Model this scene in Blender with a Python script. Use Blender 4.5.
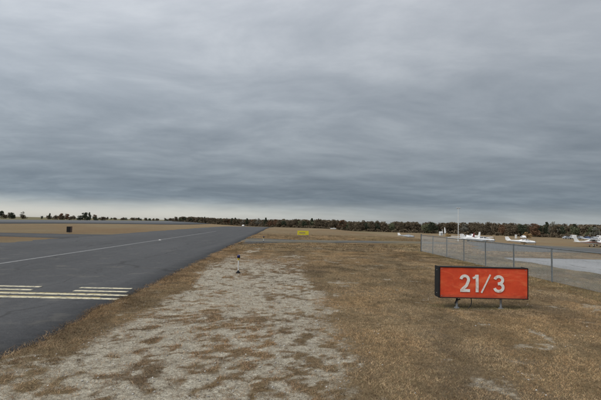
import bpy, bmesh, math, random
import numpy as np
from mathutils import Matrix, Vector

for o in list(bpy.data.objects):
    bpy.data.objects.remove(o)
random.seed(7)
RNG = np.random.default_rng(11)
scene = bpy.context.scene
COL = scene.collection
R = math.radians

# ------------------------------------------------------------------ camera
cam_d = bpy.data.cameras.new('camera')
cam_d.sensor_width = 36.0
cam_d.lens = 28.15
cam_d.clip_start = 0.05
cam_d.clip_end = 20000
cam = bpy.data.objects.new('camera', cam_d)
COL.objects.link(cam)
cam.matrix_world = (Matrix.Translation((0, 0, 2.0))
                    @ Matrix.Rotation(math.pi / 2 + math.atan(22.5 / 470), 4, 'X')
                    @ Matrix.Rotation(R(1.2), 4, 'Z'))
scene.camera = cam

# ------------------------------------------------------------------ sky and sun (overcast)
SUN_AZ, SUN_EL = R(-120), R(46)      # azimuth from +Y towards +X
SUN_DIR = Vector((math.sin(SUN_AZ) * math.cos(SUN_EL), math.cos(SUN_AZ) * math.cos(SUN_EL), math.sin(SUN_EL)))
world = bpy.data.worlds.new('World')
scene.world = world
world.use_nodes = True


class N:
    """small helper for writing node trees"""
    def __init__(self, tree):
        self.t = tree
        tree.nodes.clear()

    def new(self, typ, ins=None, **kw):
        n = self.t.nodes.new(typ)
        for k, v in kw.items():
            setattr(n, k, v)
        for k, v in (ins or {}).items():
            self.put(n.inputs[k], v)
        return n

    def put(self, sock, v):
        if isinstance(v, bpy.types.NodeSocket):
            self.t.links.new(v, sock)
        elif isinstance(v, bpy.types.Node):
            self.t.links.new(v.outputs[0], sock)
        else:
            if sock.type == 'RGBA' and len(v) == 3:
                v = (*v, 1.0)
            sock.default_value = v

    def math(self, op, a, b=0.0, c=0.0, clamp=False):
        return self.new('ShaderNodeMath', {0: a, 1: b, 2: c}, operation=op, use_clamp=clamp).outputs[0]

    def mapr(self, v, a, b, c=0.0, d=1.0, smooth=True):
        return self.new('ShaderNodeMapRange', {0: v, 1: a, 2: b, 3: c, 4: d},
                        interpolation_type='SMOOTHSTEP' if smooth else 'LINEAR').outputs[0]

    def mix(self, f, a, b, blend='MIX'):
        n = self.new('ShaderNodeMix', data_type='RGBA', blend_type=blend)
        self.put(n.inputs[0], f)
        self.put(n.inputs[6], a)
        self.put(n.inputs[7], b)
        return n.outputs[2]

    def noise(self, vec, scale, detail=4.0, rough=0.55, w=None, dist=0.0):
        n = self.new('ShaderNodeTexNoise', {'Scale': scale, 'Detail': detail, 'Roughness': rough, 'Distortion': dist})
        if vec is not None:
            self.put(n.inputs['Vector'], vec)
        return n.outputs[0]

    def ramp(self, f, stops, interp='LINEAR'):
        n = self.new('ShaderNodeValToRGB', {0: f})
        r = n.color_ramp
        r.interpolation = interp
        while len(r.elements) > 1:
            r.elements.remove(r.elements[-1])
        r.elements[0].position = stops[0][0]
        r.elements[0].color = (*stops[0][1], 1)
        for p, c in stops[1:]:
            r.elements.new(p).color = (*c, 1)
        return n.outputs[0]

    def mapping(self, vec, scale=(1, 1, 1), rot=(0, 0, 0), loc=(0, 0, 0)):
        return self.new('ShaderNodeMapping', {0: vec, 1: loc, 2: rot, 3: scale}).outputs[0]


BIG_OFF = (1.2, 8.8, 0)      # which stretch of the cloud deck is overhead


def build_world():
    n = N(world.node_tree)
    tc = n.new('ShaderNodeTexCoord')
    d = tc.outputs['Generated']
    sx = n.new('ShaderNodeSeparateXYZ', {0: d})
    x, y, z = sx.outputs
    zc = n.math('MAXIMUM', z, 0.0)
    den = n.math('ADD', zc, 0.115)
    px = n.math('DIVIDE', x, den)
    py = n.math('DIVIDE', y, den)
    p = n.new('ShaderNodeCombineXYZ', {0: px, 1: py, 2: 0.0}).outputs[0]
    # cloud relief: long rolls lying across the view, soft at large scale, ragged at small scale
    warp = n.noise(n.mapping(p, (0.5, 0.5, 1)), 1.0, 2.0, 0.45)
    p2 = n.new('ShaderNodeVectorMath', {0: p, 1: n.new('ShaderNodeCombineXYZ', {0: warp, 1: warp, 2: 0.0}).outputs[0]}, operation='ADD').outputs[0]
    big = n.noise(n.mapping(p2, (0.36, 0.60, 1), (0, 0, R(7)), BIG_OFF), 1.0, 4.0, 0.5)
    mid = n.noise(n.mapping(p2, (1.55, 2.05, 1), (0, 0, R(-9)), (8.7, 2.2, 1)), 1.0, 8.0, 0.56, dist=0.2)
    fine = n.noise(n.mapping(p2, (5.0, 6.5, 1), (0, 0, R(4)), (0.7, 5.2, 2)), 1.0, 6.0, 0.6)
    rel = n.math('ADD', n.math('MULTIPLY', big, 0.44), n.math('ADD', n.math('MULTIPLY', mid, 0.46), n.math('MULTIPLY', fine, 0.10)))
    relf = n.mapr(rel, 0.32, 0.67, 0.0, 1.0, smooth=False)
    # an even deck looks thicker and bluer at a low angle, thinner and paler overhead
    deck = n.ramp(zc, [(0.0, (0.145, 0.174, 0.198)), (0.05, (0.140, 0.170, 0.197)), (0.13, (0.182, 0.210, 0.238)),
                       (0.24, (0.245, 0.273, 0.305)), (0.42, (0.335, 0.356, 0.388)), (1.0, (0.52, 0.54, 0.57))])
    shade = n.ramp(relf, [(0.0, (0.70, 0.735, 0.77)), (0.5, (1.0, 1.01, 1.02)), (1.0, (1.40, 1.375, 1.34))])
    cl = n.mix(1.0, deck, shade, 'MULTIPLY')
    # the veiled sun brightens the deck broadly around itself
    sd = n.new('ShaderNodeVectorMath', {0: d, 1: tuple(SUN_DIR)}, operation='DOT_PRODUCT').outputs['Value']
    glow = n.mapr(sd, -0.3, 1.0, 0.90, 1.50, smooth=False)
    cl = n.mix(1.0, cl, n.new('ShaderNodeCombineXYZ', {0: glow, 1: glow, 2: glow}).outputs[0], 'MULTIPLY')
    # clear gap below the deck's far edge
    gapn = n.noise(n.mapping(d, (2.2, 2.2, 9.0)), 1.0, 5.0, 0.6)
    edge = n.math('ADD', zc, n.math('MULTIPLY', n.math('SUBTRACT', gapn, 0.5), 0.035))
    gap = n.mapr(edge, 0.050, 0.000, 0.0, 1.0)
    side = n.mapr(n.math('ADD', x, n.math('MULTIPLY', n.math('SUBTRACT', gapn, 0.5), 0.3)), 0.35, -0.50, 0.28, 1.0)
    gap = n.math('MULTIPLY', gap, side)
    sky = n.new('ShaderNodeTexSky', sky_type='NISHITA', sun_disc=False, sun_elevation=SUN_EL,
                sun_rotation=SUN_AZ, air_density=1.0, dust_density=0.8, ozone_density=1.0)
    veil = n.new('ShaderNodeHueSaturation', {'Saturation': 0.40, 'Color': sky.outputs[0]}).outputs[0]
    b1 = n.new('ShaderNodeBackground', {0: veil, 1: 0.11})
    b2 = n.new('ShaderNodeBackground', {0: cl, 1: 1.01})
    ms = n.new('ShaderNodeMixShader', {0: gap, 1: b2.outputs[0], 2: b1.outputs[0]})
    n.new('ShaderNodeOutputWorld', {0: ms.outputs[0]})


build_world()
sun_d = bpy.data.lights.new('sun', 'SUN')
sun_d.energy = 1.5
sun_d.angle = R(50)
sun_d.color = (1.0, 0.965, 0.91)
sun = bpy.data.objects.new('sun', sun_d)
sun.rotation_euler = (-SUN_DIR).to_track_quat('-Z', 'Y').to_euler()
sun.location = (0, 0, 60)
COL.objects.link(sun)

scene.view_settings.view_transform = 'Standard'
scene.view_settings.look = 'None'
scene.view_settings.exposure = 0.52
scene.view_settings.gamma = 1.0
scene.view_settings.use_curve_mapping = False


# ------------------------------------------------------------------ numeric noise and terrain
def _hash(i, j, seed):
    h = (i.astype(np.int64) * 374761393 + j.astype(np.int64) * 668265263 + seed * 974634777) & 0x7fffffff
    h = ((h ^ (h >> 13)) * 1274126177) & 0x7fffffff
    return ((h ^ (h >> 16)) & 0xffff) / 65535.0


def vnoise(x, y, seed=0):
    x = np.asarray(x, float); y = np.asarray(y, float)
    i = np.floor(x); j = np.floor(y)
    fx = x - i; fy = y - j
    fx = fx * fx * (3 - 2 * fx); fy = fy * fy * (3 - 2 * fy)
    a = _hash(i, j, seed); b = _hash(i + 1, j, seed); c = _hash(i, j + 1, seed); e = _hash(i + 1, j + 1, seed)
    return (a * (1 - fx) + b * fx) * (1 - fy) + (c * (1 - fx) + e * fx) * fy


def fbm(x, y, seed=0, octv=4, rough=0.5):
    t = 0; a = 1.0; s = 0
    for k in range(octv):
        t = t + a * vnoise(x * 2 ** k + 17.3 * k, y * 2 ** k - 9.1 * k, seed + k)
        s += a; a *= rough
    return t / s


def sst(a, b, v):
    t = np.clip((np.asarray(v, float) - a) / (b - a), 0, 1)
    return t * t * (3 - 2 * t)


TA = 0.043                                   # the taxiway runs 2.5 degrees left of +Y
CT, ST = math.cos(TA), math.sin(TA)


def lat(X, Y):                               # distance right of the taxiway's own axis through the viewer
    return X * CT + Y * ST


def tax(s, u):                               # taxiway frame -> world
    return s * CT - u * ST, s * ST + u * CT


def edge_s(u):                               # ragged right edge of the taxiway
    u = np.asarray(u, float)
    return -3.78 + 0.40 * (fbm(u * 0.35, u * 0 + 3.3, 5, 2) - 0.5) + 0.26 * (fbm(u * 2.6, u * 0 + 8.1, 6, 4, 0.7) - 0.5)


def height(X, Y):
    X = np.asarray(X, float); Y = np.asarray(Y, float)
    a = 3.5 * sst(35, 140, Y) * sst(9, 44, X)
    b = 2.6 * sst(125, 430, Y) * sst(-170, -40, X)
    return -(a + b * (1 - a / 3.5))


def h1(x, y):
    return float(height(x, y))


def gravel_strip(X, Y):
    """1 where the shoulder is bare stony ground between taxiway and field"""
    s = lat(X, Y)
    n1 = (fbm(X * 0.55, Y * 0.35, 21, 3) - 0.5) * 2.0
    n2 = (fbm(X * 0.45, Y * 0.22, 31, 3) - 0.5) * 2.2
    left = sst(-3.35, -2.35, s + n1 * 0.75)
    right = sst(1.75, 0.45, s + n2 * 0.6)
    far = sst(38, 18, Y + n1 * 6)
    patch = 0.9 * sst(0.60, 0.72, fbm(X * 0.22 + 4, Y * 0.11, 41, 3)) * sst(60, 34, Y) * sst(15, 22, Y) * sst(9, 5, s) * sst(-3.5, -2.0, s)
    return np.clip(np.maximum(left * right * far, patch), 0, 1)


def clump(X, Y):
    """cover of dry tufts inside the bare shoulder"""
    a = fbm(X * 4.2 + 3, Y * 3.6, 51, 5, 0.78)
    b = fbm(X * 0.55, Y * 0.42, 61, 3)
    return 0.10 + 0.90 * sst(0.445, 0.64, a * 0.78 + b * 0.22)


def cover(X, Y):
    g = gravel_strip(X, Y)
    bare = 0.6 * sst(0.58, 0.76, fbm(X * 1.3 + 11, Y * 1.0, 71, 4, 0.65)) * sst(60, 30, Y)
    return np.clip(np.maximum((1 - g) * (1 - bare), clump(X, Y) * (0.35 + 0.65 * (1 - g * 0.35))), 0, 1)


# ------------------------------------------------------------------ materials
MATS = {}


def principled(n, color, rough=0.8, spec=0.3, bump=None, metal=0.0, normal=None):
    b = n.new('ShaderNodeBsdfPrincipled', {'Base Color': color, 'Roughness': rough, 'Metallic': metal,
                                           'Specular IOR Level': spec})
    if bump is not None:
        hgt, st, dist = bump
        bp = n.new('ShaderNodeBump', {'Height': hgt, 'Strength': st, 'Distance': dist})
        n.put(b.inputs['Normal'], bp.outputs[0])
    n.new('ShaderNodeOutputMaterial', {0: b.outputs[0]})
    return b


def mat(name):
    m = bpy.data.materials.new(name)
    m.use_nodes = True
    MATS[name] = m
    return N(m.node_tree)


def worn(name, c, c2=None, rough=0.6, spec=0.35, metal=0.0, scale=6.0, lo=0.45, hi=0.7):
    n = mat(name)
    oc = n.new('ShaderNodeTexCoord').outputs['Object']
    c2 = c2 or tuple(v * 0.72 for v in c)
    f = n.mapr(n.noise(oc, scale, 6.0, 0.62), lo, hi)
    f2 = n.noise(oc, scale * 7, 3.0, 0.6)
    col = n.mix(f, c, c2)
    col = n.mix(n.math('MULTIPLY', n.mapr(f2, 0.5, 0.75), 0.25), col, tuple(v * 0.6 for v in c2))
    principled(n, col, n.mapr(f, 0, 1, rough, min(1, rough + 0.2)), spec, (f2, 0.08, 0.01), metal)


def asphalt(name, base, tint=(1.0, 1.0, 1.0), cracks=True, grassy=0.0):
    n = mat(name)
    geo = n.new('ShaderNodeNewGeometry').outputs['Position']
    fine = n.noise(geo, 55.0, 3.0, 0.7)
    med = n.noise(geo, 5.5, 5.0, 0.6)
    big = n.noise(n.mapping(geo, (0.22, 0.055, 1), (0, 0, TA)), 1.0, 5.0, 0.6)
    streak = n.noise(n.mapping(geo, (1.6, 0.035, 1), (0, 0, TA)), 1.0, 4.0, 0.6)
    v = n.math('ADD', n.math('MULTIPLY', n.math('SUBTRACT', fine, 0.5), 1.5), n.math('MULTIPLY', n.math('SUBTRACT', med, 0.5), 0.8))
    v = n.math('ADD', v, n.math('MULTIPLY', n.math('SUBTRACT', big, 0.5), 0.75))
    v = n.math('ADD', v, n.math('MULTIPLY', n.math('SUBTRACT', streak, 0.5), 0.5))
    v = n.math('ADD', v, 1.0)
    c0 = tuple(base * t for t in tint)
    col = n.mix(1.0, c0, n.new('ShaderNodeCombineXYZ', {0: v, 1: v, 2: v}).outputs[0], 'MULTIPLY')
    # pale exposed aggregate
    chips = n.mapr(n.noise(geo, 48.0, 3.0, 0.6), 0.58, 0.70)
    col = n.mix(n.math('MULTIPLY', chips, 0.34), col, (0.20, 0.19, 0.175))
    if cracks:
        wv = n.new('ShaderNodeVectorMath', {0: geo, 1: n.new('ShaderNodeVectorMath', {
            0: n.new('ShaderNodeTexNoise', {'Vector': geo, 'Scale': 0.8, 'Detail': 4.0}).outputs[1], 1: (1.2, 1.2, 1.2)},
            operation='MULTIPLY').outputs[0]}, operation='ADD').outputs[0]
        vo = n.new('ShaderNodeTexVoronoi', {'Vector': n.mapping(wv, (0.20, 0.085, 0.0)), 'Scale': 1.0}, feature='DISTANCE_TO_EDGE').outputs[0]
        gate = n.mapr(n.noise(geo, 0.35, 3.0), 0.40, 0.55)
        ck = n.math('MULTIPLY', n.mapr(vo, 0.013, 0.003), gate)
        # paving lane joints, opened and sealed here and there
        sp = n.new('ShaderNodeSeparateXYZ', {0: wv})
        lane = n.math('ADD', n.math('MULTIPLY', sp.outputs[0], CT / 3.7), n.math('MULTIPLY', sp.outputs[1], ST / 3.7))
        lane = n.math('ABSOLUTE', n.math('SUBTRACT', n.math('FRACT', n.math('ADD', lane, 0.13)), 0.5))
        lj = n.math('MULTIPLY', n.mapr(lane, 0.010, 0.003), n.mapr(n.noise(geo, 0.22, 4.0), 0.42, 0.56))
        ck = n.math('MAXIMUM', ck, lj)
        col = n.mix(n.math('MULTIPLY', ck, 0.75), col, (0.028, 0.027, 0.026))
        bare = n.mapr(n.noise(geo, 0.9, 6.0, 0.68), 0.54, 0.70)
        col = n.mix(n.math('MULTIPLY', bare, 0.28), col, (0.16, 0.145, 0.12))
    if grassy:
        gr = n.mapr(n.noise(n.mapping(geo, (0.10, 0.05, 1)), 1.0, 6.0, 0.65), 0.60 - 0.2 * grassy, 0.70 - 0.1 * grassy)
        gc = n.mix(n.noise(geo, 0.8, 4.0), (0.115, 0.10, 0.055), (0.17, 0.135, 0.08))
        col = n.mix(n.math('MULTIPLY', gr, 0.85), col, gc)
    hg = n.math('ADD', fine, n.math('MULTIPLY', med, 0.6))
    principled(n, col, 0.85, 0.28, (hg, 0.35, 0.012))


asphalt('asphalt', 0.050, (1.0, 1.0, 1.02))
asphalt('old_asphalt', 0.075, (1.0, 1.0, 0.97), cracks=True, grassy=0.55)
asphalt('grassed_asphalt', 0.07, (1.0, 1.0, 0.96), cracks=True, grassy=1.0)
asphalt('runway_asphalt', 0.085, (0.98, 1.0, 1.03), cracks=False)
asphalt('pale_concrete', 0.235, (0.99, 1.0, 1.02), cracks=True, grassy=0.12)


def paint(name, c, wear_lo, wear_hi, under=(0.085, 0.084, 0.084)):
    n = mat(name)
    geo = n.new('ShaderNodeNewGeometry').outputs['Position']
    a = n.noise(geo, 9.0, 6.0, 0.7)
    b = n.noise(geo, 70.0, 3.0, 0.6)
    w = n.math('ADD', n.math('MULTIPLY', a, 0.7), n.math('MULTIPLY', b, 0.3))
    f = n.mapr(w, wear_lo, wear_hi)
    col = n.mix(n.mapr(n.noise(geo, 2.5, 4.0), 0.4, 0.65), c, tuple(v * 0.85 for v in c))
    col = n.mix(f, col, under)
    principled(n, col, 0.75, 0.3, (b, 0.2, 0.004))


paint('yellow_paint', (0.60, 0.54, 0.375), 0.45, 0.64)
paint('old_yellow_paint', (0.42, 0.33, 0.12), 0.46, 0.62)
paint('pale_paint', (0.22, 0.22, 0.215), 0.44, 0.66)


def ground_mat():
    n = mat('dry_field')
    geo = n.new('ShaderNodeNewGeometry').outputs['Position']
    at_ = n.new('ShaderNodeAttribute', attribute_name='cover').outputs['Fac']
    gn = n.new('ShaderNodeAttribute', attribute_name='green').outputs['Fac']
    # grass
    f1 = n.noise(geo, 14.0, 6.0, 0.72)
    f2 = n.noise(n.mapping(geo, (0.11, 0.05, 1)), 1.0, 6.0, 0.62)
    f3 = n.noise(n.mapping(geo, (0.55, 0.40, 1)), 1.0, 5.0, 0.65)
    g = n.ramp(f1, [(0.25, (0.095, 0.067, 0.039)), (0.5, (0.190, 0.133, 0.070)), (0.72, (0.290, 0.212, 0.116))])
    g = n.mix(n.mapr(f3, 0.42, 0.66), g, n.ramp(f1, [(0.25, (0.080, 0.060, 0.038)), (0.7, (0.205, 0.155, 0.100))]))
    g = n.mix(n.math('MULTIPLY', n.mapr(f2, 0.40, 0.64), 0.7), g, n.ramp(f1, [(0.25, (0.125, 0.100, 0.064)), (0.7, (0.272, 0.212, 0.122))]))
    rust = n.noise(n.mapping(geo, (0.05, 0.028, 1), loc=(5, 2, 0)), 1.0, 4.0, 0.6)
    g = n.mix(n.math('MULTIPLY', n.mapr(rust, 0.5, 0.66), 0.45), g, (0.180, 0.108, 0.055))
    olive = n.ramp(f1, [(0.25, (0.060, 0.062, 0.030)), (0.7, (0.140, 0.136, 0.072))])
    g = n.mix(n.math('MULTIPLY', gn, n.mapr(f3, 0.3, 0.6, 0.55, 1.0)), g, olive)
    # stony soil
    vo = n.new('ShaderNodeTexVoronoi', {'Vector': geo, 'Scale': 34.0, 'Randomness': 1.0})
    st = n.mapr(n.noise(geo, 75.0, 3.0, 0.6), 0.35, 0.7)
    gm = n.noise(geo, 5.0, 8.0, 0.74)
    soil = n.ramp(gm, [(0.3, (0.235, 0.202, 0.150)), (0.5, (0.440, 0.396, 0.312)), (0.66, (0.610, 0.568, 0.465))])
    stones = n.mix(1.0, n.ramp(vo.outputs['Color'], [(0.0, (0.45, 0.43, 0.40)), (0.55, (1.0, 0.98, 0.95)), (1.0, (1.5, 1.46, 1.40))]), soil, 'MULTIPLY')
    soil = n.mix(n.math('MULTIPLY', st, 0.8), soil, stones)
    grit = n.noise(geo, 52.0, 3.0, 0.7)
    soil = n.mix(1.0, soil, n.ramp(grit, [(0.32, (0.45, 0.43, 0.41)), (0.5, (1.0, 1.0, 1.0)), (0.68, (1.45, 1.43, 1.38))]), 'MULTIPLY')
    litter = n.mapr(n.noise(geo, 26.0, 6.0, 0.75), 0.51, 0.62)
    soil = n.mix(n.math('MULTIPLY', litter, 0.7), soil, (0.150, 0.112, 0.072))
    ragged = n.math('ADD', at_, n.math('MULTIPLY', n.math('SUBTRACT', n.noise(geo, 9.0, 6.0, 0.7), 0.5), 0.9))
    col = n.mix(n.mapr(ragged, 0.25, 0.70), soil, g)
    hg = n.math('ADD', n.math('MULTIPLY', f1, 1.0), n.math('MULTIPLY', st, 0.6))
    principled(n, col, 0.95, 0.12, (hg, 0.8, 0.035))


ground_mat()


def grass_mat():
    n = mat('dry_grass')
    a = n.new('ShaderNodeAttribute', attribute_name='tone').outputs['Color']
    principled(n, a, 0.9, 0.1)


grass_mat()


def leaf_mat(name, stops):  # stop colours greyed and brightened, painting distance haze into the foliage
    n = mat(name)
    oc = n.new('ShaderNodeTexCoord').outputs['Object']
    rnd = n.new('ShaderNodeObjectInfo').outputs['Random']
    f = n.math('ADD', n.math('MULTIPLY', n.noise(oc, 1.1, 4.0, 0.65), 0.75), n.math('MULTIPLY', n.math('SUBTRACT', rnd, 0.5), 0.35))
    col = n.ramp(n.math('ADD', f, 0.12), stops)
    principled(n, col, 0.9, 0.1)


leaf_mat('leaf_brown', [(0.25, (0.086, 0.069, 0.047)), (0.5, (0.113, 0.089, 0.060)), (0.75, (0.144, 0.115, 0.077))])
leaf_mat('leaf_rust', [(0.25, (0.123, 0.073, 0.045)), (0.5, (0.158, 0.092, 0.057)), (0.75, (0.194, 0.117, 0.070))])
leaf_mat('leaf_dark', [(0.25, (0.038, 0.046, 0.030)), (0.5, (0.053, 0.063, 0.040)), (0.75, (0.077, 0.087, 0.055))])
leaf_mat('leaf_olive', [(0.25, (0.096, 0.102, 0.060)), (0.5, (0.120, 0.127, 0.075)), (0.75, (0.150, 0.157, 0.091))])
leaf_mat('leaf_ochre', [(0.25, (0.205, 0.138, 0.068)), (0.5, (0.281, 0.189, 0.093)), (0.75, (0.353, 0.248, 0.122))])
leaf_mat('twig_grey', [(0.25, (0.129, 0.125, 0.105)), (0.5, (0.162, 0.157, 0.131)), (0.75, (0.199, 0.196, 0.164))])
worn('bark', (0.075, 0.058, 0.045), rough=0.95, spec=0.1)
worn('black_metal', (0.010, 0.010, 0.011), (0.018, 0.017, 0.016), 0.65, 0.2)
worn('galvanised', (0.30, 0.31, 0.32), (0.20, 0.20, 0.20), 0.45, 0.5, metal=0.55)
worn('fence_metal', (0.15, 0.165, 0.17), (0.10, 0.105, 0.105), 0.5, 0.45, metal=0.45)
worn('wire', (0.30, 0.32, 0.325), (0.22, 0.23, 0.23), 0.5, 0.45, metal=0.2)
worn('dark_post', (0.06, 0.065, 0.065), (0.04, 0.04, 0.038), 0.6, 0.4)
worn('white_paint', (0.70, 0.70, 0.69), (0.55, 0.55, 0.54), 0.35, 0.5, scale=1.2)
worn('off_white', (0.62, 0.62, 0.60), (0.48, 0.48, 0.46), 0.5, 0.4, scale=2)
worn('grey_paint', (0.27, 0.29, 0.31), (0.20, 0.21, 0.22), 0.4, 0.5, scale=1.5)
worn('dark_red_paint', (0.16, 0.03, 0.03), (0.10, 0.025, 0.025), 0.4, 0.5, scale=1.5)
worn('brown_red_paint', (0.24, 0.09, 0.06), (0.17, 0.07, 0.05), 0.4, 0.5, scale=1.5)
worn('navy_paint', (0.03, 0.05, 0.11), None, 0.4, 0.5, scale=1.5)
worn('blue_lens', (0.006, 0.008, 0.075), (0.005, 0.006, 0.05), 0.25, 0.4, scale=20)
worn('yellow_band', (0.62, 0.47, 0.05), (0.42, 0.32, 0.05), 0.5, 0.4)
worn('sign_yellow', (0.60, 0.52, 0.03), (0.45, 0.38, 0.03), 0.6, 0.3)
worn('rubber', (0.025, 0.025, 0.025), None, 0.85, 0.3)
worn('window_tint', (0.018, 0.022, 0.028), (0.03, 0.034, 0.04), 0.08, 0.8)
worn('dull_brown', (0.13, 0.085, 0.07), (0.09, 0.06, 0.055), 0.7, 0.3)
worn('marker_stone', (0.55, 0.54, 0.51), (0.40, 0.38, 0.35), 0.8, 0.2, scale=15)


def sign_face_mat():
    n = mat('sign_red')
    oc = n.new('ShaderNodeTexCoord').outputs['Object']
    a = n.noise(oc, 2.2, 5.0, 0.6)
    crease = n.noise(n.mapping(oc, (1.2, 1, 3.2), (0, R(38), 0)), 1.6, 4.0, 0.55, dist=0.8)
    grime = n.noise(oc, 14.0, 6.0, 0.7)
    col = n.mix(n.mapr(a, 0.38, 0.66), (0.66, 0.074, 0.024), (0.52, 0.048, 0.018))
    col = n.mix(n.math('MULTIPLY', n.mapr(crease, 0.50, 0.66), 0.6), col, (0.74, 0.15, 0.055))
    col = n.mix(n.math('MULTIPLY', n.mapr(grime, 0.55, 0.75), 0.35), col, (0.20, 0.035, 0.02))
    zz = n.new('ShaderNodeSeparateXYZ', {0: oc}).outputs[2]
    dirt = n.math('MULTIPLY', n.mapr(n.math('ADD', zz, n.math('MULTIPLY', n.math('SUBTRACT', grime, 0.5), 0.10)), 0.36, 0.27), 0.4)
    col = n.mix(dirt, col, (0.16, 0.07, 0.04))
    principled(n, col, 0.55, 0.35, (n.math('ADD', crease, n.math('MULTIPLY', grime, 0.12)), 0.35, 0.03))
    n = mat('sign_letter')
    oc = n.new('ShaderNodeTexCoord').outputs['Object']
    a = n.noise(oc, 7.0, 6.0, 0.68)
    b = n.noise(oc, 38.0, 4.0, 0.6)
    w = n.math('ADD', n.math('MULTIPLY', a, 0.75), n.math('MULTIPLY', b, 0.25))
    col = n.mix(n.mapr(w, 0.44, 0.60), (0.74, 0.72, 0.67), (0.60, 0.50, 0.44))
    col = n.mix(n.math('MULTIPLY', n.mapr(w, 0.54, 0.66), 0.7), col, (0.46, 0.12, 0.07))
    principled(n, col, 0.6, 0.3)


sign_face_mat()


# ------------------------------------------------------------------ mesh helpers
class MB:
    def __init__(self):
        self.v = []; self.f = []

    def add(self, vs, fs):
        b = len(self.v)
        self.v += [tuple(p) for p in vs]
        self.f += [tuple(i + b for i in q) for q in fs]
        return self

    def box(self, c, s, bev=0.0, rot=None):
        """box with chamfered edges"""
        bm = bmesh.new()
        bmesh.ops.create_cube(bm, size=1.0)
        for v in bm.verts:
            v.co = Vector((v.co.x * s[0], v.co.y * s[1], v.co.z * s[2]))
        if bev:
            bmesh.ops.bevel(bm, geom=bm.edges[:], offset=bev, segments=1, affect='EDGES')
        M = Matrix.Translation(c) @ (rot.to_4x4() if rot is not None else Matrix.Identity(4))
        bm.verts.index_update()
        self.add([M @ v.co for v in bm.verts], [[v.index for v in f.verts] for f in bm.faces])
        bm.free()
        return self

    def tube(self, pts, rad, n=10, caps=True):
        pts = [Vector(p) for p in pts]
        if not hasattr(rad, '__len__'):
            rad = [rad] * len(pts)
        vs = []; fs = []
        up = Vector((0, 0, 1))
        for i, p in enumerate(pts):
            d = (pts[min(i + 1, len(pts) - 1)] - pts[max(i - 1, 0)]).normalized()
            a = d.cross(up if abs(d.z) < 0.9 else Vector((1, 0, 0))).normalized()
            b = d.cross(a).normalized()
            for k in range(n):
                t = 2 * math.pi * k / n
                vs.append(p + (a * math.cos(t) + b * math.sin(t)) * rad[i])
        for i in range(len(pts) - 1):
            for k in range(n):
                fs.append((i * n + k, i * n + (k + 1) % n, (i + 1) * n + (k + 1) % n, (i + 1) * n + k))
        if caps:
            fs.append(tuple(range(n))[::-1])
            fs.append(tuple(range((len(pts) - 1) * n, len(pts) * n)))
        return self.add(vs, fs)

    def lathe(self, prof, n=14, c=(0, 0, 0)):
        """profile of (radius, z) turned about z"""
        vs = []; fs = []
        for r, z in prof:
            for k in range(n):
                t = 2 * math.pi * k / n
                vs.append((c[0] + r * math.cos(t), c[1] + r * math.sin(t), c[2] + z))
        for i in range(len(prof) - 1):
            for k in range(n):
                fs.append((i * n + k, i * n + (k + 1) % n, (i + 1) * n + (k + 1) % n, (i + 1) * n + k))
        fs.append(tuple(range(n))[::-1])
        fs.append(tuple(range((len(prof) - 1) * n, len(prof) * n)))
        return self.add(vs, fs)

    def loft(self, secs, n=14, a0=0.0, a1=None, sc=1.0, power=2.4):
        """sections (x, zc, half width, half height) -> super-elliptic body along x; a0..a1 in degrees makes a patch"""
        full = a1 is None
        m = n if full else n + 1
        vs = []; fs = []
        for x, zc, w, h in secs:
            for k in range(m):
                t = 2 * math.pi * k / n if full else R(a0 + (a1 - a0) * k / n)
                c, s = math.cos(t), math.sin(t)
                e = 2.0 / power
                vs.append((x, sc * w * math.copysign(abs(c) ** e, c), zc + sc * h * math.copysign(abs(s) ** e, s)))
        for i in range(len(secs) - 1):
            for k in range(n):
                k2 = (k + 1) % m if full else k + 1
                fs.append((i * m + k, i * m + k2, (i + 1) * m + k2, (i + 1) * m + k))
        if full:
            fs.append(tuple(range(m))[::-1])
            fs.append(tuple(range((len(secs) - 1) * m, len(secs) * m)))
        return self.add(vs, fs)

    def foil(self, stations, prof):
        """stations (span y, x leading, x trailing, z, thickness, axis) swept with a lens section"""
        vs = []; fs = []
        m = len(prof)
        for (p, le, te, q, th, vert) in stations:
            for (u, w) in prof:
                x = le + (te - le) * u
                if vert:
                    vs.append((x, w * th, p))
                else:
                    vs.append((x, p, q + w * th))
        for i in range(len(stations) - 1):
            for k in range(m):
                fs.append((i * m + k, i * m + (k + 1) % m, (i + 1) * m + (k + 1) % m, (i + 1) * m + k))
        fs.append(tuple(range(m))[::-1])
        fs.append(tuple(range((len(stations) - 1) * m, len(stations) * m)))
        return self.add(vs, fs)

    def mesh(self, name, m, smooth=False):
        me = bpy.data.meshes.new(name)
        me.from_pydata(self.v, [], self.f)
        bm = bmesh.new(); bm.from_mesh(me)
        bmesh.ops.recalc_face_normals(bm, faces=bm.faces[:])
        bm.to_mesh(me); bm.free()
        me.materials.append(MATS[m])
        if smooth:
            me.shade_smooth()
            me.set_sharp_from_angle(angle=R(40))
        return me

    def build(self, name, m, parent=None, smooth=False):
        o = bpy.data.objects.new(name, self.mesh(name, m, smooth))
        COL.objects.link(o)
        o.parent = parent
        return o


FOIL = [(0, 0), (0.06, 0.55), (0.25, 1.0), (0.6, 0.7), (1.0, 0.05), (1.0, -0.05), (0.6, -0.35), (0.25, -0.5), (0.06, -0.35)]
SYM = [(0, 0), (0.06, 0.6), (0.3, 1.0), (0.65, 0.7), (1.0, 0.06), (1.0, -0.06), (0.65, -0.7), (0.3, -1.0), (0.06, -0.6)]


def tag(o, label=None, cat=None, group=None, kind=None):
    if label: o['label'] = label
    if cat: o['category'] = cat
    if group: o['group'] = group
    if kind: o['kind'] = kind
    return o


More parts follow.
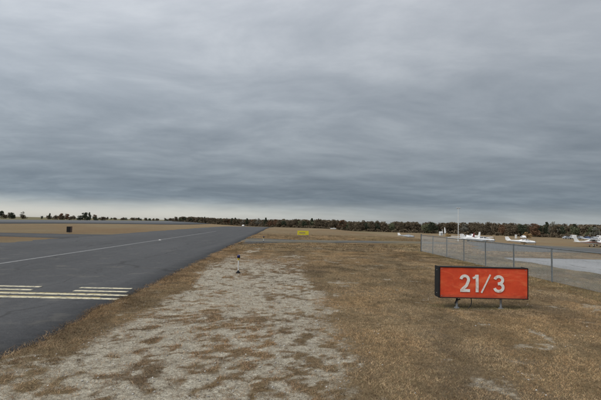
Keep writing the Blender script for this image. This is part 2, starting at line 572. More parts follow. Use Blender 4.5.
def thing(name, loc, label, cat, group=None, rz=0.0, scale=1.0):
    o = bpy.data.objects.new(name, None)
    o.empty_display_size = 0.3
    COL.objects.link(o)
    o.location = loc
    o.rotation_euler = (0, 0, rz)
    o.scale = (scale,) * 3
    return tag(o, label, cat, group)


def copy_tree(o, parent=None):
    c = o.copy()
    COL.objects.link(c)
    c.parent = parent
    for ch in list(o.children):
        copy_tree(ch, c)
    return c


def np_mesh(name, verts, faces, m, attrs=None, smooth=False):
    """verts (n,3), faces (m,k) with k = 3 or 4"""
    me = bpy.data.meshes.new(name)
    k = faces.shape[1]
    me.vertices.add(len(verts)); me.loops.add(faces.size); me.polygons.add(len(faces))
    me.vertices.foreach_set('co', np.ascontiguousarray(verts, np.float32).ravel())
    me.loops.foreach_set('vertex_index', np.ascontiguousarray(faces, np.int32).ravel())
    me.polygons.foreach_set('loop_start', np.arange(0, faces.size, k, dtype=np.int32))
    me.update(calc_edges=True)
    me.validate()
    for an, (typ, arr) in (attrs or {}).items():
        a = me.attributes.new(an, typ, 'POINT')
        a.data.foreach_set('value' if typ == 'FLOAT' else 'color', np.ascontiguousarray(arr, np.float32).ravel())
    me.materials.append(MATS[m])
    if smooth:
        me.shade_smooth()
    o = bpy.data.objects.new(name, me)
    COL.objects.link(o)
    return o


def grid_faces(nr, nc):
    i = np.arange(nr - 1)[:, None] * nc + np.arange(nc - 1)[None, :]
    i = i.ravel()
    return np.stack([i, i + 1, i + nc + 1, i + nc], 1)


def spread(a, b, step, lo, hi, grow=1.14):
    c = list(np.arange(a, b + 1e-6, step))
    s = step; left = []
    x = a
    while x > lo:
        s *= grow; x -= s; left.append(x)
    s = step; x = c[-1]
    while x < hi:
        s *= grow; x += s; c.append(x)
    return np.array(left[::-1] + c)


# ------------------------------------------------------------------ ground
gx = spread(-8.5, 11.5, 0.10, -4500, 4500)
gy = spread(3.6, 24.0, 0.10, -60, 6000, 1.10)
GX, GY = np.meshgrid(gx, gy)
gu = GY * CT - GX * ST
off_pave = sst(0.0, 0.5, lat(GX, GY) - edge_s(gu))
cov = cover(GX, GY)
micro = (0.05 * (fbm(GX * 0.8, GY * 0.8, 81, 4) - 0.5) + 0.03 * (fbm(GX * 4, GY * 4, 85, 3) - 0.5) + 0.012 * (cov - 0.5)) * off_pave * sst(90, 30, np.hypot(GX, GY))
verge = 0.027 * sst(0.75, 0.15, np.abs(lat(GX, GY) - edge_s(gu))) * sst(80, 50, GY)
GZ = height(GX, GY) + micro + verge
green = np.clip(sst(-95, -170, lat(GX, GY)) * 0.8 * sst(60, 150, GY)
                + 0.75 * sst(7.5, 9.6, GX) * sst(17.5, 12, GX) * sst(45, 24, GY) * fbm(GX * 0.6, GY * 0.4, 91, 3) * 1.5
                + 0.5 * sst(230, 320, GY) * sst(-20, 10, GX) * sst(80, 30, GX)
                + 0.35 * sst(1.4, 0.2, np.hypot((GX - 4.5) / 1.2, (GY - 11.6) / 0.5)), 0, 1)
ground = np_mesh('ground', np.stack([GX, GY, GZ], -1).reshape(-1, 3), grid_faces(len(gy), len(gx)), 'dry_field',
                 {'cover': ('FLOAT', cov), 'green': ('FLOAT', green)}, smooth=True)
tag(ground, 'dry brown airfield ground with a bare stony shoulder beside the taxiway', kind='structure')


def micro_h(X, Y):
    u = Y * CT - X * ST
    op = sst(0.0, 0.5, lat(X, Y) - edge_s(u))
    c = cover(X, Y)
    return height(X, Y) + (0.05 * (fbm(X * 0.8, Y * 0.8, 81, 4) - 0.5) + 0.03 * (fbm(X * 4, Y * 4, 85, 3) - 0.5) + 0.012 * (c - 0.5)) * op * sst(90, 30, np.hypot(X, Y)) + 0.027 * sst(0.75, 0.15, np.abs(lat(X, Y) - edge_s(u))) * sst(80, 50, Y)


# ------------------------------------------------------------------ pavements
def pave(name, m, rows, label, off=0.03, skirt=True, parent=None, ncol=9):
    """rows: list of (list of (x, y)) left..right; draped over the terrain with a thin real edge"""
    P = np.array(rows, float)
    nr, nc, _ = P.shape
    Z = height(P[..., 0], P[..., 1]) + off + 0.0006 * np.maximum(P[..., 1] - 40, 0)
    V = np.concatenate([P, Z[..., None]], -1)
    if skirt:
        Vl = V[:, :1].copy(); Vl[..., 2] -= 0.12
        Vr = V[:, -1:].copy(); Vr[..., 2] -= 0.12
        V = np.concatenate([Vl, V, Vr], 1); nc += 2
        Vt = V[:1].copy(); Vt[..., 2] -= 0.12
        Ve = V[-1:].copy(); Ve[..., 2] -= 0.12
        V = np.concatenate([Vt, V, Ve], 0); nr += 2
    o = np_mesh(name, V.reshape(-1, 3), grid_faces(nr, nc), m)
    o.parent = parent
    if parent is None:
        tag(o, label, kind='structure')
    return o


us = spread(4.0, 34.0, 0.12, -14, 330, 1.08)
rows = []
for u in us:
    e = float(edge_s(u))
    rows.append([tax(s, u) for s in (-20.6 + 0.3 * math.sin(u * 0.7) + 0.25 * math.sin(u * 2.1), -17, -14, -11.6, -9, -7, -5, e)])
taxiway = pave('taxiway', 'asphalt', rows, 'long grey asphalt taxiway running away beside the stony shoulder')
# right-hand connector
rows = []
for k in range(40):
    t = k / 39
    x = -6.0 + 24 * t
    flare = 3.2 * max(0, 1 - (x + 4.0) / 6.0) ** 2 if x < 2 else 0
    yc = 50.0 + 0.27 * x
    w = 3.2 - 1.2 * t
    j = 0.35 * math.sin(x * 1.3) + 0.2 * math.sin(x * 3.1)
    rows.append([(x, yc - w - flare + j), (x, yc), (x, yc + w + flare)])
pave('connector_road', 'grassed_asphalt', [list(r)[::-1] for r in rows], 'narrow worn asphalt connector crossing the field', off=0.024)
# left-hand connector and apron
rows = []
for k in range(30):
    x = -20.5 - 4.0 * k
    fl = 3.0 * max(0, 1 - k / 2.0) ** 2
    rows.append([(x, 46.5 - fl), (x, 51), (x, 56.5 + fl)])
pave('connecting_taxiway', 'asphalt', rows, 'grey asphalt taxiway branching off to the left behind the brown grass strip', off=0.024)
rows = []
for k in range(30):
    x = -18.6 - 4.0 * k
    fl = 3.5 * max(0, 1 - k / 2.0) ** 2
    rows.append([(x, -15), (x, 10), (x, 34.5 + fl)])
pave('apron', 'asphalt', rows, 'grey asphalt apron joining the left side of the taxiway', off=0.018)
# runway far left, running parallel
rows = []
for k in range(60):
    u = 50 + 11 * k
    rows.append([tax(-152, u), tax(-112, u), tax(-74, u)])
pave('runway', 'runway_asphalt', rows, 'pale grey runway far off on the left')
# ramp behind the fence where the aircraft stand
rows = []
for k in range(50):
    t = k / 49
    y = 38 + 92 * t
    xl = 14.5 + 30 * t
    rows.append([(xl + 0.6 * math.sin(k * 1.7), y)] + [(xl + (150 - xl) * q, y) for q in (0.05, 0.12, 0.2, 0.3, 0.45, 0.65, 1.0)])
pave('aircraft_ramp', 'old_asphalt', rows, 'weathered grey ramp beyond the fence where aircraft are parked', off=0.03)
rows = []
for k in range(40):
    y = -12 + 42.2 * k / 39
    rows.append([(13.05 + 0.16 * math.sin(k * 1.3) + 0.1 * math.sin(k * 3.7), y), (18, y), (30, y), (70, y)])
pave('concrete_pad', 'pale_concrete', rows, 'pale grey paved pad just beyond the chain link fence', off=0.03)


def strip(name, m, pts, parent, lift=0.034):
    """flat painted quad strip, pts = rows of (left, right)"""
    P = np.array(pts, float)
    Z = height(P[..., 0], P[..., 1]) + lift + 0.0006 * np.maximum(P[..., 1] - 40, 0)
    o = np_mesh(name, np.concatenate([P, Z[..., None]], -1).reshape(-1, 3), grid_faces(len(P), 2), m)
    o.parent = parent
    return o


cl = []
for u in spread(0.0, 60, 2.0, -12, 84, 1.05):
    cl.append((tax(-11.68, u), tax(-11.48, u)))
strip('centre_line', 'pale_paint', cl, taxiway)
# hold position marking: two solid bars nearer the viewer, two broken ones beyond
for i, y in enumerate((11.62, 12.19)):
    xr = (-4.42, -4.38)[i]
    strip('solid_hold_line', 'yellow_paint', [((x, y - 0.105), (x, y + 0.105)) for x in np.linspace(-20.4, xr, 24)], taxiway)
    strip('old_hold_line', 'old_yellow_paint', [((x, y + 0.11), (x, y + 0.19)) for x in np.linspace(-20.4, xr - 0.5, 24)], taxiway, 0.035)
for i, y in enumerate((12.80, 13.38)):
    x = (-4.62, -4.72)[i]
    first = True
    while x > -20.2:
        L = 1.45 if first else 1.2
        first = False
        strip('broken_hold_line', 'yellow_paint', [((q, y - 0.10), (q, y + 0.10)) for q in (x - L, x - L / 2, x)], taxiway)
        x -= L + 1.12


# ------------------------------------------------------------------ dry grass and stones
def grass_layer(name, x0, x1, y0, y1, dens, hmin, hmax, wid, label, min_z=0.0, kx=0.78):
    area = (x1 - x0) * (y1 - y0)
    n = int(area * dens)
    X = RNG.uniform(x0, x1, n); Y = RNG.uniform(y0, y1, n)
    inside = (np.abs(X) < Y * kx + 1.8)
    X = X[inside]; Y = Y[inside]
    s = lat(X, Y); u = Y * CT - X * ST
    c = cover(X, Y)
    g = gravel_strip(X, Y)
    c = c * (0.25 + 0.75 * sst(0.30, 0.75, fbm(X * 7, Y * 7, 95, 2) * 0.7 + c * 0.4))
    border = 0.35 * sst(0.85, 0.0, s - edge_s(u)) * sst(24, 14, Y)
    p = np.clip(np.maximum(c, border), 0.02, 1) * sst(86, 58, Y)
    keep = (RNG.random(len(X)) < p) & (s > edge_s(u) - 0.22 * RNG.random(len(X)) ** 3)
    # not on the paved connector, pad or ramp
    yc = 50.0 + 0.27 * X
    keep &= ~((np.abs(Y - yc) < 4.5) & (X < 28))
    keep &= ~((X > 13.2) & (Y < 30.1))
    keep &= ~((Y > 38) & (X > 14.5 + 30 * (Y - 38) / 92))
    X = X[keep]; Y = Y[keep]; g = g[keep]; s = s[keep]; u = u[keep]
    n = len(X)
    Z = micro_h(X, Y) + np.where(s < edge_s(u), 0.008, 0.0)
    edge_tall = sst(0.9, 0.1, s - edge_s(u))
    pat = fbm(X * 1.1, Y * 0.9, 97, 3)
    hgt = RNG.uniform(hmin, hmax, n) * (0.55 + 0.9 * pat) * (1 + 0.5 * edge_tall) * (1 + 0.45 * g)
    az = RNG.uniform(0, 2 * np.pi, n)
    lean = RNG.uniform(0.5, 2.8, n)
    dx = np.cos(az); dy = np.sin(az)
    w = wid * RNG.uniform(0.6, 1.4, n)
    rot = RNG.uniform(0, 2 * np.pi, n)
    bx = np.cos(rot) * w; by = np.sin(rot) * w
    v0 = np.stack([X - bx, Y - by, Z - 0.006], 1)
    v1 = np.stack([X + bx, Y + by, Z - 0.006], 1)
    v2 = np.stack([X + dx * hgt * lean, Y + dy * hgt * lean, Z + hgt], 1)
    V = np.stack([v0, v1, v2], 1).reshape(-1, 3)
    F = np.arange(3 * n).reshape(-1, 3)
    tone = np.array([[0.298, 0.206, 0.112], [0.235, 0.158, 0.087], [0.365, 0.275, 0.165], [0.155, 0.104, 0.063], [0.195, 0.168, 0.088]])
    big = fbm(X * 0.5 + 7, Y * 0.35, 99, 3)
    k = np.clip((RNG.random(n) * 0.75 + big * 0.5 - 0.12) * 4, 0, 3.999).astype(int)
    mot = fbm(X * 1.6 + 2, Y * 0.9, 131, 4, 0.6); lrg = fbm(X * 0.30, Y * 0.16 + 9, 141, 3)
    tone_mul = 0.48 + 0.66 * sst(0.34, 0.64, mot) + 0.36 * sst(0.36, 0.64, lrg)
    warm = sst(0.40, 0.62, fbm(X * 0.8 + 21, Y * 0.5, 151, 3))[:, None]
    k = np.where(RNG.random(n) < 0.08, 4, k)
    colr = tone[k] * RNG.uniform(0.75, 1.2, (n, 1)) * tone_mul[:, None]
    colr *= np.where(fbm(X * 9, Y * 7, 161, 2) > 0.68, 0.60, 1.0)[:, None]
    colr = colr * (1 - warm + warm * np.array([[1.02, 0.96, 0.89]]))
    red = np.clip(g * 0.75 + edge_tall * 0.5, 0, 1)[:, None]
    colr = colr * (1 - red) + colr * np.array([[0.80, 0.73, 0.76]]) * red
    grn = (np.hypot((X - 4.5) / 1.3, (Y - 11.75) / 0.4) < 1) | ((X > 8.2) & (X < 13) & (RNG.random(n) < 0.45))
    colr = np.where((grn & (RNG.random(n) < 0.6))[:, None], colr * np.array([[0.72, 0.86, 0.70]]), colr)
    C = np.repeat(np.concatenate([colr, np.ones((n, 1))], 1), 3, 0)
    o = np_mesh(name, V, F, 'dry_grass', {'tone': ('FLOAT_COLOR', C)})
    tag(o, label, 'grass', kind='stuff')
    return o


grass_layer('grass', -6.0, 10.0, 3.8, 13.0, 6000, 0.008, 0.028, 0.0027, 'short dry brown grass in the foreground')
grass_layer('grass', -8.0, 26.0, 13.0, 34.0, 1900, 0.010, 0.032, 0.0045, 'short dry brown grass in the middle distance around the sign and fence')
grass_layer('grass', -12.0, 48.0, 34.0, 85.0, 190, 0.02, 0.06, 0.014, 'dry brown grass across the field beyond the edge light')


def stones():
    n = 60000
    X = RNG.uniform(-5.5, 6.0, n); Y = RNG.uniform(3.8, 26, n)
    g = 1 - cover(X, Y)
    keep = (RNG.random(n) < g * 0.8 + 0.01) & (np.abs(X) < Y * 0.75 + 1.8) & (lat(X, Y) > edge_s(Y * CT - X * ST) + 0.15)
    X = X[keep]; Y = Y[keep]; n = len(X)
    Z = micro_h(X, Y)
    r = 0.004 + 0.014 * RNG.random(n) ** 5
    base = np.array([[1, 0, 0], [0.31, 0.95, 0], [-0.81, 0.59, 0], [-0.81, -0.59, 0], [0.31, -0.95, 0], [0, 0, 0.75], [0, 0, -0.5]], float)
    V = base[None] * RNG.uniform(0.7, 1.3, (n, 7, 3)) * r[:, None, None]
    V[..., 0] += X[:, None]; V[..., 1] += Y[:, None]; V[..., 2] += (Z + r * 0.15)[:, None]
    f = []
    for k in range(5):
        f += [(k, (k + 1) % 5, 5), ((k + 1) % 5, k, 6)]
    F = (np.array(f)[None] + (np.arange(n) * 7)[:, None, None]).reshape(-1, 3)
    tones = np.array([[0.30, 0.28, 0.25], [0.40, 0.375, 0.335], [0.20, 0.185, 0.165], [0.50, 0.48, 0.44]])
    c = tones[RNG.integers(0, 4, n)] * RNG.uniform(0.8, 1.15, (n, 1))
    C = np.repeat(np.concatenate([c, np.ones((n, 1))], 1), 7, 0)
    o = np_mesh('gravel', V.reshape(-1, 3), F, 'dry_grass', {'tone': ('FLOAT_COLOR', C)})
    tag(o, 'pale loose stones scattered over the bare shoulder', 'gravel', kind='stuff')


stones()


# ------------------------------------------------------------------ the red sign 21/3
def stroke(pts, w, closed=False):
    """polyline with constant width in the x-z plane -> list of (outer, inner) points"""
    pts = [Vector((p[0], p[1])) for p in pts]
    L = []; Rr = []
    for i, p in enumerate(pts):
        a = pts[max(i - 1, 0)]; b = pts[min(i + 1, len(pts) - 1)]
        d1 = (p - a); d2 = (b - p)
        d = (d1.normalized() if d1.length > 1e-9 else d2.normalized()) + (d2.normalized() if d2.length > 1e-9 else d1.normalized())
        d.normalize()
        nrm = Vector((-d.y, d.x))
        ref = d1.normalized() if d1.length > 1e-9 else d2.normalized()
        k = 1.0 / max(0.45, nrm.dot(Vector((-ref.y, ref.x))))
        L.append(p + nrm * w / 2 * k); Rr.append(p - nrm * w / 2 * k)
    return L, Rr


def glyph(name, strokes, parent, ox, oz, y):
    mb = MB()
    for i, (pts, w) in enumerate(strokes):
        L, Rr = stroke(pts, w)
        yy = y - 0.0012 * i
        vs = []; fs = []
        for a, b in zip(L, Rr):
            vs += [(ox + a.x, yy, oz + a.y), (ox + b.x, yy, oz + b.y), (ox + a.x, yy + 0.006, oz + a.y), (ox + b.x, yy + 0.006, oz + b.y)]
        for k in range(len(pts) - 1):
            q = 4 * k
            fs += [(q, q + 1, q + 5, q + 4), (q, q + 4, q + 6, q + 2), (q + 1, q + 3, q + 7, q + 5)]
        e = 4 * (len(pts) - 1)
        fs += [(0, 2, 3, 1), (e, e + 1, e + 3, e + 2)]
        mb.add(vs, fs)
    return mb.build(name, 'sign_letter', parent)


def arc(cx, cz, rx, rz, a0, a1, n=14):
    return [(cx + rx * math.cos(R(a0 + (a1 - a0) * k / n)), cz + rz * math.sin(R(a0 + (a1 - a0) * k / n))) for k in range(n + 1)]


def runway_sign():
    W, HH, D, zb = 2.16, 0.76, 0.36, 0.245
    s = thing('runway_sign', (4.49, 11.5, 0.0), 'large orange red sign reading 21/3 in white on short legs in the grass', 'sign', rz=R(-0.6))
    hw = W / 2
    # box body behind the face, hollow-looking end with flange
    MB().box((0, D / 2 + 0.012, zb + HH / 2), (W - 0.03, D - 0.024, HH - 0.03), 0.012).build('sign_box', 'black_metal', s)
    for sx in (-1, 1):
        e = MB().box((sx * (hw - 0.004), D / 2, zb + HH / 2), (0.022, D, HH), 0.006).build('end_panel', 'black_metal', s)
        for zz in (0.10, HH - 0.10):
            MB().tube([(sx * (hw + 0.006), D * 0.42, zb + zz), (sx * (hw + 0.016), D * 0.42, zb + zz)], 0.013, 8).build('bolt', 'galvanised', e)
    # frame rails round the face
    MB().box((0, -0.006, zb + HH - 0.010), (W - 0.03, 0.036, 0.020), 0.004).build('frame_rail', 'black_metal', s)
    MB().box((0, -0.006, zb + 0.010), (W - 0.03, 0.036, 0.020), 0.004).build('frame_rail', 'black_metal', s)
    for sx in (-1, 1):
        MB().box((sx * (hw - 0.013), -0.0075, zb + HH / 2), (0.018, 0.034, HH - 0.004), 0.005).build('frame_stile', 'black_metal', s)
    # slightly rippled face sheet
    nx, nz = 60, 24
    xs = np.linspace(-hw + 0.02, hw - 0.02, nx); zs = np.linspace(zb + 0.018, zb + HH - 0.018, nz)
    XX, ZZ = np.meshgrid(xs, zs)
    rip = 0.022 * (fbm(XX * 2.2 + ZZ * 1.8 + 5, ZZ * 2.6 - XX * 0.9, 121, 3) - 0.5)
    rip *= sst(hw - 0.03, hw - 0.14, np.abs(XX)) * sst(HH / 2 - 0.03, HH / 2 - 0.12, np.abs(ZZ - zb - HH / 2))
    f = np_mesh('sign_face', np.stack([XX, -0.003 + rip, ZZ], -1).reshape(-1, 3), grid_faces(nz, nx), 'sign_red', smooth=True)
    f.parent = s
    # legend
    w = 0.068
    hgt = 0.42
    zo = zb + 0.155
    yl = -0.016
    two = arc(0.125, hgt - 0.125, 0.092, 0.092, 172, -28, 14) + [(0.168, 0.155), (0.090, 0.085), (0.052, 0.034)]
    glyph('digit', [(two, w), ([(0.018, 0.034), (0.252, 0.034)], w)], s, -0.585, zo, yl)
    glyph('digit', [([(0.125, 0.0), (0.125, hgt)], w), ([(0.018, hgt - 0.085), (0.075, hgt - 0.065), (0.110, hgt - 0.012)], 0.05)], s, -0.285, zo, yl)
    glyph('slash', [([(0.0, -0.012), (0.215, hgt + 0.01)], 0.036)], s, -0.055, zo, yl)
    top3 = arc(0.128, hgt - 0.118, 0.094, 0.085, 168, -78, 14)
    bot3 = arc(0.128, 0.125, 0.104, 0.092, 78, -168, 16)
    glyph('digit', [(top3 + [(0.105, 0.212)], w * 0.97), ([(0.105, 0.212)] + bot3, w)], s, 0.235, zo, yl)
    # corner fasteners
    for sx in (-1, 1):
        for zz in (0.055, HH - 0.055):
            o = MB().lathe([(0.011, 0), (0.009, 0.006), (0.004, 0.008)], 8).build('screw', 'galvanised', s)
            o.location = (sx * (hw - 0.065), -0.008, zb + zz); o.rotation_euler = (R(90), 0, 0)
    # legs: flanged base, frangible neck, upper tube; front and back pairs
    for lx in (-0.62, 0.45):
        for ly in (0.08,):
            leg = MB().tube([(lx, ly, 0.018), (lx, ly, 0.10), (lx, ly, 0.125), (lx, ly, 0.15), (lx, ly, zb + 0.016)],
                            [0.027, 0.027, 0.019, 0.027, 0.027], 12).build('leg', 'galvanised', s, True)
            MB().lathe([(0.065, -0.03), (0.065, 0.012), (0.034, 0.022), (0.034, 0.04)], 14, (lx, ly, 0)).build('floor_flange', 'galvanised', leg)
    MB().box((-0.655, 0.035, 0.165), (0.028, 0.02, 0.13), 0.004, Matrix.Rotation(R(24), 3, 'Y')).build('bracket', 'black_metal', s)
    MB().box((-0.60, 0.03, 0.205), (0.10, 0.03, 0.03), 0.004, Matrix.Rotation(R(-14), 3, 'Y')).build('bracket', 'black_metal', s)
    MB().box((0, D / 2, zb - 0.012 + 0.010), (W * 0.72, 0.09, 0.02), 0.004).build('base_rail', 'black_metal', s)
    pts = []
    for k in range(15):
        t = k / 14
        pts.append((-0.285 - 0.085 * t + 0.05 * math.sin(t * 3.0), 0.06 - 0.03 * t, zb + 0.02 - (zb + 0.03) * t ** 0.85))
    MB().tube(pts, 0.011, 7).build('power_cable', 'rubber', s, True)


runway_sign()


# ------------------------------------------------------------------ taxiway edge lights
def edge_light(loc, label, hgt=0.70):
    t = thing('edge_light', (loc[0], loc[1], h1(*loc)), label, 'edge light', 'taxiway edge lights along the shoulder')
    MB().lathe([(0.085, -0.03), (0.085, 0.035), (0.05, 0.05), (0.042, 0.085), (0.026, 0.10)], 14).build('base_can', 'black_metal', t, True)
    MB().tube([(0, 0, 0.09), (0, 0, 0.13), (0, 0, 0.145), (0, 0, 0.16), (0, 0, hgt - 0.20)], [0.024, 0.024, 0.017, 0.024, 0.024], 10).build('stake', 'off_white', t, True)
    MB().lathe([(0.030, hgt - 0.21), (0.044, hgt - 0.19), (0.044, hgt - 0.125), (0.05, hgt - 0.115)], 14).build('collar', 'yellow_band', t, True)
    MB().lathe([(0.062, hgt - 0.125), (0.064, hgt - 0.11), (0.066, hgt - 0.10), (0.05, hgt - 0.094)], 14).build('lamp_ring', 'black_metal', t, True)
    MB().lathe([(0.052, hgt - 0.097), (0.062, hgt - 0.075), (0.060, hgt - 0.035), (0.045, hgt - 0.010), (0.02, hgt)], 16).build('lens', 'blue_lens', t, True)
    return t


edge_light((-2.35, 18.29), 'blue topped taxiway edge light on a pale stake, nearest one, on the stony shoulder')
edge_light((-3.57, 46.6), 'blue topped taxiway edge light standing far off where the connector road leaves the taxiway', 0.56)


# ------------------------------------------------------------------ other airfield signs
def small_sign(name, loc, rz, W, HH, D, zb, face, label, marks=False, legs=3, back='black_metal'):
    z0 = h1(loc[0], loc[1])
    t = thing(name, (loc[0], loc[1], z0), label, 'sign', rz=rz)
    MB().box((0, D / 2 + 0.01, zb + HH / 2), (W, D, HH), 0.015).build('sign_box', back, t)
    MB().box((0, -0.006, zb + HH / 2), (W - 0.07, 0.02, HH - 0.07), 0.004).build('sign_face', face, t)
    for sx in (-1, 1):
        MB().box((sx * (W / 2 - 0.015), -0.004, zb + HH / 2), (0.035, 0.034, HH + 0.006), 0.004).build('frame_stile', back if not marks else face, t)
    for zz in (0.015, HH - 0.015):
        MB().box((0, -0.004, zb + zz), (W - 0.066, 0.034, 0.035), 0.004).build('frame_rail', back if not marks else face, t)
    for k in range(legs):
        x = (k / (legs - 1) - 0.5) * W * 0.72
        MB().tube([(x, D / 2, -0.03), (x, D / 2, 0.10), (x, D / 2, 0.13), (x, D / 2, zb + 0.02)], [0.03, 0.03, 0.02, 0.03], 10).build('leg', 'galvanised', t, True)
    return t


ys = small_sign('guidance_sign', (0.45, 65.0), R(3), 1.55, 0.56, 0.30, 0.30, 'sign_yellow',
                'low yellow guidance sign standing far off in the brown field', marks=True, back='sign_yellow')
# dark, unreadable legend panel in the middle of the yellow face
MB().box((-0.12, -0.0185, 0.30 + 0.27), (0.85, 0.006, 0.20), 0.002).build('legend_panel', 'old_yellow_paint', ys)
small_sign('guidance_sign', (-29.95, 61.7), R(96), 0.62, 0.74, 0.46, 0.10, 'dull_brown',
           'small dark box sign standing alone in the grass left of the taxiway', legs=2)


# ------------------------------------------------------------------ pavement marker
pm = thing('pavement_marker', (-13.35, 45.06, 0.033), 'small white lump on the taxiway centre line', 'marker')
MB().lathe([(0.13, 0), (0.11, 0.03), (0.07, 0.05), (0.02, 0.055)], 12).build('marker_body', 'marker_stone', pm, True)
MB().box((0, 0, 0.056), (0.09, 0.03, 0.014), 0.004).build('reflector', 'white_paint', pm)


# ------------------------------------------------------------------ chain link fence
def fence():
    A = Vector((9.18, 35.6)); B = Vector((9.30, 14.3))
    nspan = 7
    span = (A - B).length / nspan
    d = (B - A).normalized()
    nall = nspan + 3
    t = thing('chain_link_fence', (A.x, A.y, 0), 'waist high grey chain link fence running along the right side', 'fence', rz=math.atan2(d.y, d.x))
    Hf = 1.24
    zz = [h1(*(A + d * span * k)) for k in range(nall + 1)]
    post = None
    for k in range(nall + 1):
        if k == 0:
            p = MB().tube([(0, 0, -0.2), (0, 0, Hf + 0.06), (0, 0, Hf + 0.085)], [0.045, 0.045, 0.02], 12).build('terminal_post', 'dark_post', t, True)
            continue
        if post is None:
            post = MB().tube([(0, 0, -0.2), (0, 0, Hf - 0.035), (0, 0, Hf + 0.035), (0, 0, Hf + 0.05)], [0.030, 0.030, 0.034, 0.015], 10).build('post', 'fence_metal', t, True)
            p = post
        else:
            p = post.copy(); COL.objects.link(p)
        p.location = (span * k, 0, zz[k])
        p.rotation_euler = (R(RNG.uniform(-0.8, 0.8)), R(RNG.uniform(-0.8, 0.8)), 0)
    # woven mesh of one bay: zigzag strands crossing both ways
    mb = MB()
    z0, z1 = 0.04, Hf - 0.03
    Hm = z1 - z0
    pitch = 0.072
    k = 0
    off = -Hm
    while off < span:
        for sg in (1, -1):
            a = max(0.0, off); b = min(span, off + Hm)
            if b - a > 0.01:
                za = z0 + (a - off); zb2 = z0 + (b - off)
                if sg < 0:
                    za = z0 + z1 - za; zb2 = z0 + z1 - zb2
                mb.tube([(a, 0.003 * sg, za), (b, 0.003 * sg, zb2)], 0.0027, 3, caps=False)
        off += pitch
    mesh = mb.build('wire_mesh', 'wire', t)
    rail = MB().tube([(0.02, 0, Hf), (span - 0.0, 0, Hf)], 0.021, 8).build('top_rail', 'fence_metal', t, True)
    for k in range(nall):
        m2, r2 = (mesh, rail) if k == 0 else (mesh.copy(), rail.copy())
        if k:
            COL.objects.link(m2); COL.objects.link(r2)
        tilt = -math.atan2(zz[k + 1] - zz[k], span)
        for q in (m2, r2):
            q.location = (span * k, 0, zz[k])
            q.rotation_euler = (0, tilt, 0)
    MB().tube([(0.0, 0, 0.05), (span * nall, 0, 0.05)], 0.003, 5).build('tension_wire', 'fence_metal', t)
    for z in (0.25, 0.62, 1.0):
        MB().lathe([(0.052, -0.012), (0.052, 0.012)], 12, (0, 0, z)).build('tension_band', 'dark_post', t)


fence()


